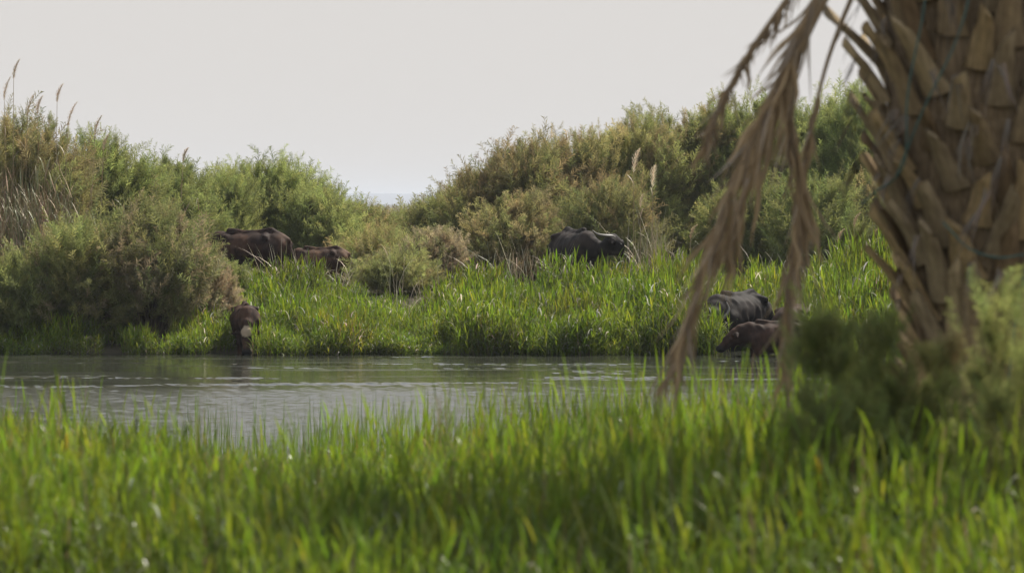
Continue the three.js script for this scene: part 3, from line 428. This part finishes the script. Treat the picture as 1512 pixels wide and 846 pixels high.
// ------------------------------------------------------------ date palm
const PD = 11, PX = wx(1462, PD), PY = H(PX, PD) - 0.05;
const palm = top(new THREE.Group(), 'date_palm'); palm.position.set(PX, PY, -PD);
tag(palm, 'thick date palm trunk studded with old leaf bases, dead fronds hanging', 'palm tree');
const rad = (y) => table([[0, .27], [0.7, .22], [1.1, .225], [1.45, .30], [1.85, .36], [2.4, .375], [2.9, .35], [3.2, .2]], y);   // bare core under the leaf bases, by height
{
  const fibre = noiseTexture(256, 256, (u, v) => { const t = 0.5 + 0.45 * n2(u * 60, v * 10, 2) + 0.3 * n2(u * 12, v * 8, 6); return [0.32 + 0.28 * t, 0.27 + 0.25 * t, 0.205 + 0.20 * t]; }, true);
  const fibreB = noiseTexture(256, 256, (u, v) => { const t = 0.5 + 0.5 * n2(u * 70, v * 9, 2) + 0.2 * n2(u * 20, v * 30, 6); return [t, t, t]; });
  const core = []; for (let k = 0; k <= 34; k++) { const y = 3.2 * k / 34; core.push(new THREE.Vector2(rad(y), y)); } core.push(new THREE.Vector2(0.001, 3.3));
  const cg = new THREE.LatheGeometry(core, 40), cp = cg.attributes.position; for (let i = 0; i < cp.count; i++) { const x = cp.getX(i), y = cp.getY(i), z = cp.getZ(i), k = 1 + 0.06 * fbm(x * 9, y * 5, z * 9); cp.setXYZ(i, x * k, y, z * k); } cg.computeVertexNormals();
  fibre.repeat.set(4, 4); fibreB.repeat.set(4, 4);
  mesh(cg, new THREE.MeshStandardMaterial({ map: fibre, bumpMap: fibreB, bumpScale: 0.02, roughness: 1 }), 'trunk', palm);
  // old leaf bases: broad clasping foot, narrow cut end
  const boot = (seed) => { const r = rng(seed), rows = 6, p = [], uv = [], idx = [], L = 0.19 + 0.09 * r(), prof = [[-1, 0], [-0.55, .55], [0, .8], [0.55, .55], [1, 0], [0.5, -.25], [-0.5, -.25]], n = prof.length;
    for (let k = 0; k <= rows; k++) { const t = k / rows, w = lerp(0.070, 0.022 + 0.010 * r(), Math.pow(t, 0.8)), th = lerp(0.040, 0.026, t), y = L * t, o = 0.045 * t * t + 0.03 * t; for (const [a, b] of prof) { p.push(a * w + 0.005 * (r() - 0.5), y + (k === rows ? 0.03 * (a * (seed % 2 ? 1 : -1)) + 0.012 * r() : 0), b * th + o + 0.005 * (r() - 0.5)); uv.push(a * w * 3, y * 3); } }
    for (let k = 0; k < rows; k++) for (let s = 0; s < n; s++) { const a = k * n + s, b = k * n + (s + 1) % n; idx.push(a, a + n, b, b, a + n, b + n); }
    const c0 = p.length / 3; p.push(0, L, 0.01 + 0.075); uv.push(0, L * 3); for (let s = 0; s < n; s++) idx.push(c0, rows * n + (s + 1) % n, rows * n + s);
    const g = new THREE.BufferGeometry(); g.setAttribute('position', new THREE.Float32BufferAttribute(p, 3)); g.setAttribute('uv', new THREE.Float32BufferAttribute(uv, 2)); g.setIndex(idx); g.computeVertexNormals(); return g; };
  const bark = noiseTexture(256, 256, (u, v) => { const t = 0.5 + 0.4 * n2(u * 34, v * 4, 8) + 0.25 * n2(u * 6, v * 9, 3) + 0.15 * n2(u * 90, v * 40, 1); return [0.62 + 0.34 * t, 0.545 + 0.33 * t, 0.43 + 0.28 * t]; }, true);
  const mats = [lin(1, 0.97, 0.92), lin(0.78, 0.73, 0.68), lin(0.5, 0.43, 0.37), lin(1.0, 0.92, 0.78), lin(0.72, 0.70, 0.69)].map(c => new THREE.MeshStandardMaterial({ color: c, map: bark, bumpMap: fibreB, bumpScale: 0.012, roughness: 0.95 }));
  const boots = [1, 2, 3, 4, 5, 6].map(boot), r = rng(4242), N = 296, q = new THREE.Quaternion();
  for (let k = 0; k < N; k++) {
    const y = 0.25 + 2.85 * k / N + 0.02 * (r() - 0.5), a = k * 2.39996 + 0.12 * (r() - 0.5), R = rad(y) - 0.005, m = mesh(boots[k % 6], mats[Math.floor(r() * 5)], 'leaf_base', palm), out = V(Math.sin(a), 0, Math.cos(a));
    const flare = 0.11 + 0.20 * r() + 0.09 * sstep(1.25, 1.9, y) + (r() < 0.1 ? 0.2 : 0);
    m.position.set(out.x * R, y, out.z * R); m.quaternion.setFromEuler(new THREE.Euler(flare, a, 0.5 * (r() - 0.5), 'YXZ')); const s = 0.78 + 0.3 * r(); m.scale.set(s, s * (0.8 + 0.45 * r()), s);
  }
  // frayed grey strips of old sheath
  const fg = [1, 2, 3].map(k => { const q2 = rng(60 + k), b = new GB(); for (let i = 0; i < 5; i++) b.blade(V((q2() - 0.5) * 0.035, 0, 0), PI / 2 + (q2() - 0.5) * 0.7, PI - 0.35 - 0.3 * q2(), 0.25 * q2(), 0.1 + 0.16 * q2(), 0.004 + 0.006 * q2(), jit([0.15, 0.12, 0.09], q2), 6, q2() * 2); return b.build(); });
  for (let k = 0; k < 70; k++) { const y = 1.3 + 1.6 * r(), a = (r() - 0.5) * 3.4, R = rad(y) + 0.11, m = mesh(fg[k % 3], dryLeaf, 'sheath_strip', palm); m.position.set(Math.sin(a) * R, y, Math.cos(a) * R); m.rotation.set(0, a, (r() - 0.5) * 0.9); }
}
// dead fronds: midrib in real space, with folded leaflets that hang along it
const deadA = new THREE.MeshPhysicalMaterial({ color: lin(0.33, 0.235, 0.13), transmission: 0.4, roughness: 1, side: THREE.DoubleSide }), deadB = new THREE.MeshPhysicalMaterial({ color: lin(0.43, 0.305, 0.165), transmission: 0.4, roughness: 1, side: THREE.DoubleSide }), deadC = new THREE.MeshPhysicalMaterial({ color: lin(0.24, 0.175, 0.11), transmission: 0.35, roughness: 1, side: THREE.DoubleSide });
const deadMats = [deadA, deadB, deadC, deadA];
const leaflet = (seed, L, w) => { const r = rng(seed), p = [], idx = [], n = 7; let bx = 0, bz = 0; const cx = (r() - 0.5) * 0.14, cz = (r() - 0.5) * 0.14; for (let k = 0; k <= n; k++) { const t = k / n, ww = w * (k === n ? 0.05 : Math.sin(PI * (0.12 + 0.84 * t))); bx = cx * L * t * t * 2 + 0.01 * Math.sin(t * 7 + seed); bz = cz * L * t * t * 2; p.push(bx - ww * 0.5, L * t, bz + ww * 0.45, bx, L * t, bz, bx + ww * 0.5, L * t, bz + ww * 0.45); } for (let k = 0; k < n; k++) { const a = k * 3; idx.push(a, a + 1, a + 3, a + 1, a + 4, a + 3, a + 1, a + 2, a + 4, a + 2, a + 5, a + 4); } const g = new THREE.BufferGeometry(); g.setAttribute('position', new THREE.Float32BufferAttribute(p, 3)); g.setIndex(idx); g.computeVertexNormals(); return g; };
const leaflets = [1, 2, 3, 4, 5].map(k => leaflet(k, 0.36, 0.0125));
function deadFrond(seed, pts, n, { from = 0.1, len = 1, down = 0.35, spreadA = 0.18, r0 = 0.016, r1 = 0.004, fan = 0 }) {
  const r = rng(seed), head = V(0, 3.12, 0), P = pts.map(([px, py, d]) => V(wx(px, d) - PX, wy(py, d) - PY, -d + PD)), all = [head, head.clone().lerp(P[0], 0.45).add(V(0, 0.35, 0)), ...P], cv = new THREE.CatmullRomCurve3(all, false, 'centripetal');
  const fr = mesh(taperTube(cv.getPoints(20), [r0, r0 * 0.8, r0 * 0.5, r1], 30, 6), deadA, 'dead_frond', palm), q = new THREE.Quaternion();
  for (let k = 0; k < n; k++) { const t = lerp(from, 0.99, k / n) + 0.01 * r(), o = cv.getPoint(Math.min(1, t)), tg = cv.getTangent(Math.min(1, t)), s = k & 1 ? 1 : -1, dir = tg.clone().add(V((r() - 0.5) * 2 * spreadA + fan * (t - from), -down, (r() - 0.5) * 2 * spreadA + s * 0.08)).normalize(); q.setFromUnitVectors(UP, dir).multiply(new THREE.Quaternion().setFromAxisAngle(UP, r() * 6.28)); const m = mesh(leaflets[k % 5], deadMats[Math.floor(r() * 4)], 'leaflet', fr), L = len * (0.75 + 0.5 * r()) * (0.75 + 0.35 * Math.sin(PI * t)); m.position.copy(o); m.quaternion.copy(q); m.scale.set(0.8 + 0.5 * r(), L, 0.8 + 0.5 * r()); }
}
deadFrond(1, [[1240, -120, 10.7], [1165, -5, 10.5], [1105, 80, 10.4], [1062, 158, 10.35], [1044, 205, 10.3]], 64, { from: 0.42, len: 0.42, down: 0.5 });
deadFrond(2, [[1262, -120, 10.6], [1205, -5, 10.4], [1165, 85, 10.3], [1115, 195, 10.2], [1076, 300, 10.1], [1030, 425, 10.05], [994, 545, 10.0]], 110, { from: 0.36, len: 0.8, down: 0.12, spreadA: 0.22 });
deadFrond(3, [[1268, -110, 10.7], [1207, 0, 10.5], [1170, 90, 10.4], [1130, 190, 10.35], [1100, 290, 10.3], [1084, 340, 10.3]], 70, { from: 0.38, len: 0.9, down: 0.10, spreadA: 0.2 });
deadFrond(4, [[1275, -100, 10.8], [1215, 5, 10.65], [1178, 90, 10.6], [1168, 170, 10.55], [1182, 260, 10.5], [1178, 340, 10.45], [1165, 430, 10.4], [1158, 530, 10.4]], 84, { from: 0.44, len: 0.8, down: 0.25, spreadA: 0.16 });
deadFrond(5, [[1300, -90, 10.9], [1256, 0, 10.8], [1222, 90, 10.75], [1202, 170, 10.7], [1188, 240, 10.7], [1198, 330, 10.65]], 22, { from: 0.66, len: 0.65, down: 0.2, spreadA: 0.08, r0: 0.013 });
// living crown above the frame: it shades the trunk
{
  const green = leafMat({ vertexColors: false, color: lin(0.06, 0.095, 0.04), transmission: 0.25, clearcoat: 0.2 }), r = rng(99), mk = (L, up0) => {
    const pts = []; let x = 0, y = 0; for (let k = 0; k <= 10; k++) { pts.push(V(x, y, 0)); const th = up0 - 1.75 * Math.pow(k / 10, 1.2); x += L / 10 * Math.cos(th); y += L / 10 * Math.sin(th); }
    const cv = new THREE.CatmullRomCurve3(pts), rib = taperTube(pts, [0.03, 0.018, 0.004], 14, 6), b = new GB();
    for (let k = 0; k < 120; k++) { const t = 0.16 + 0.83 * Math.floor(k / 2) / 60, s = k & 1 ? 1 : -1, o = cv.getPoint(t), tg = cv.getTangent(t), l = 0.38 * Math.sin(PI * (0.15 + 0.75 * t)) + 0.08, dir = tg.clone().multiplyScalar(0.65).add(V((r() - 0.5) * 0.3, 0.25, s * 0.8)).normalize(), sd = dir.clone().cross(V(0, 1, 0.3 * s)).normalize(); b.strip([o, o.clone().addScaledVector(dir, l * 0.5), o.clone().addScaledVector(dir, l).add(V(0, -0.05, 0))], [0.014, 0.024, 0.002], sd, [1, 1, 1]); }
    return [rib, b.build()];
  };
  const kinds = [mk(1.35, 1.2), mk(1.2, 0.9), mk(1.4, 1.45)], rib = new THREE.MeshStandardMaterial({ color: lin(0.14, 0.15, 0.06), roughness: 0.6 });
  for (let k = 0; k < 16; k++) { const [a, b] = kinds[k % 3], f = mesh(a, rib, 'live_frond', palm); f.position.set(0, 3.12 + 0.25 * r(), 0); f.rotation.set(0, k * 2.39996 + 0.2 * r(), 0); const lf = mesh(b, green, 'leaflet_blades', f); lf.userData.kind = 'stuff'; }
}
// teal twine looped over the trunk
{
  const twine = new THREE.MeshStandardMaterial({ color: lin(0.05, 0.115, 0.105), roughness: 0.7 });
  const cord = (pts, label) => { const P = pts.map(([a, y, o = 0.135]) => { const R = rad(y) + o; return V(PX + Math.sin(a) * R, PY + y, -PD + Math.cos(a) * R); }); tag(mesh(taperTube(P, [0.0034, 0.0034], 48, 6), twine, 'twine'), label, 'twine'); };
  cord([[-0.55, 2.5], [-0.62, 2.25, .15], [-0.72, 2.0, .16], [-0.8, 1.75, .15], [-1.15, 1.66, .15], [-1.5, 1.62, .14]], 'teal twine running down the shaded edge of the palm trunk');
  cord([[-0.22, 2.5], [-0.36, 2.2, .16], [-0.6, 1.95, .16], [-0.85, 1.72, .16]], 'teal twine slanting across the palm trunk to the other cord');
  cord([[-0.5, 1.56, .15], [-0.3, 1.47, .16], [-0.1, 1.44, .16], [0.12, 1.45, .15]], 'short teal twine tied level round the palm trunk');
  cord([[0.42, 2.0, .15], [0.3, 1.75, .16], [0.16, 1.5, .17], [0.08, 1.3, .18], [0.03, 1.1, .19], [-0.05, 0.7, .2]], 'long teal twine hanging down the palm trunk into the bushes');
}
// bushes at the foot of the palm
for (const [px, ty, d, hw, mixc, label] of [
  [1225, 418, 9.4, 0.16, [[G2, .8], [G1, .2]], 'soft dark green bush in the grass a step away from the palm'],
  [1305, 398, 9.7, 0.17, [[G2, .5], [G1, .5]], 'soft green bush touching the edge of the palm trunk'],
  [1395, 440, 9.6, 0.24, [[G2, .5], [OLIVE, .3], [TAN, .2]], 'dull green bush growing right in front of the palm trunk'],
  [1495, 395, 9.0, 0.22, [[G1, .5], [G2, .3], [OLIVE, .2]], 'lighter olive green bush beyond the hanging twine of the palm'],
]) tamarisk({ px, top: ty - 26, d, hw, n: 42, low: -0.5, shoots: 10, size: 0.34, mix: mixc, label, group: 'bushes at the foot of the palm', name: 'feathery_bush' });

renderer.render(scene, camera);
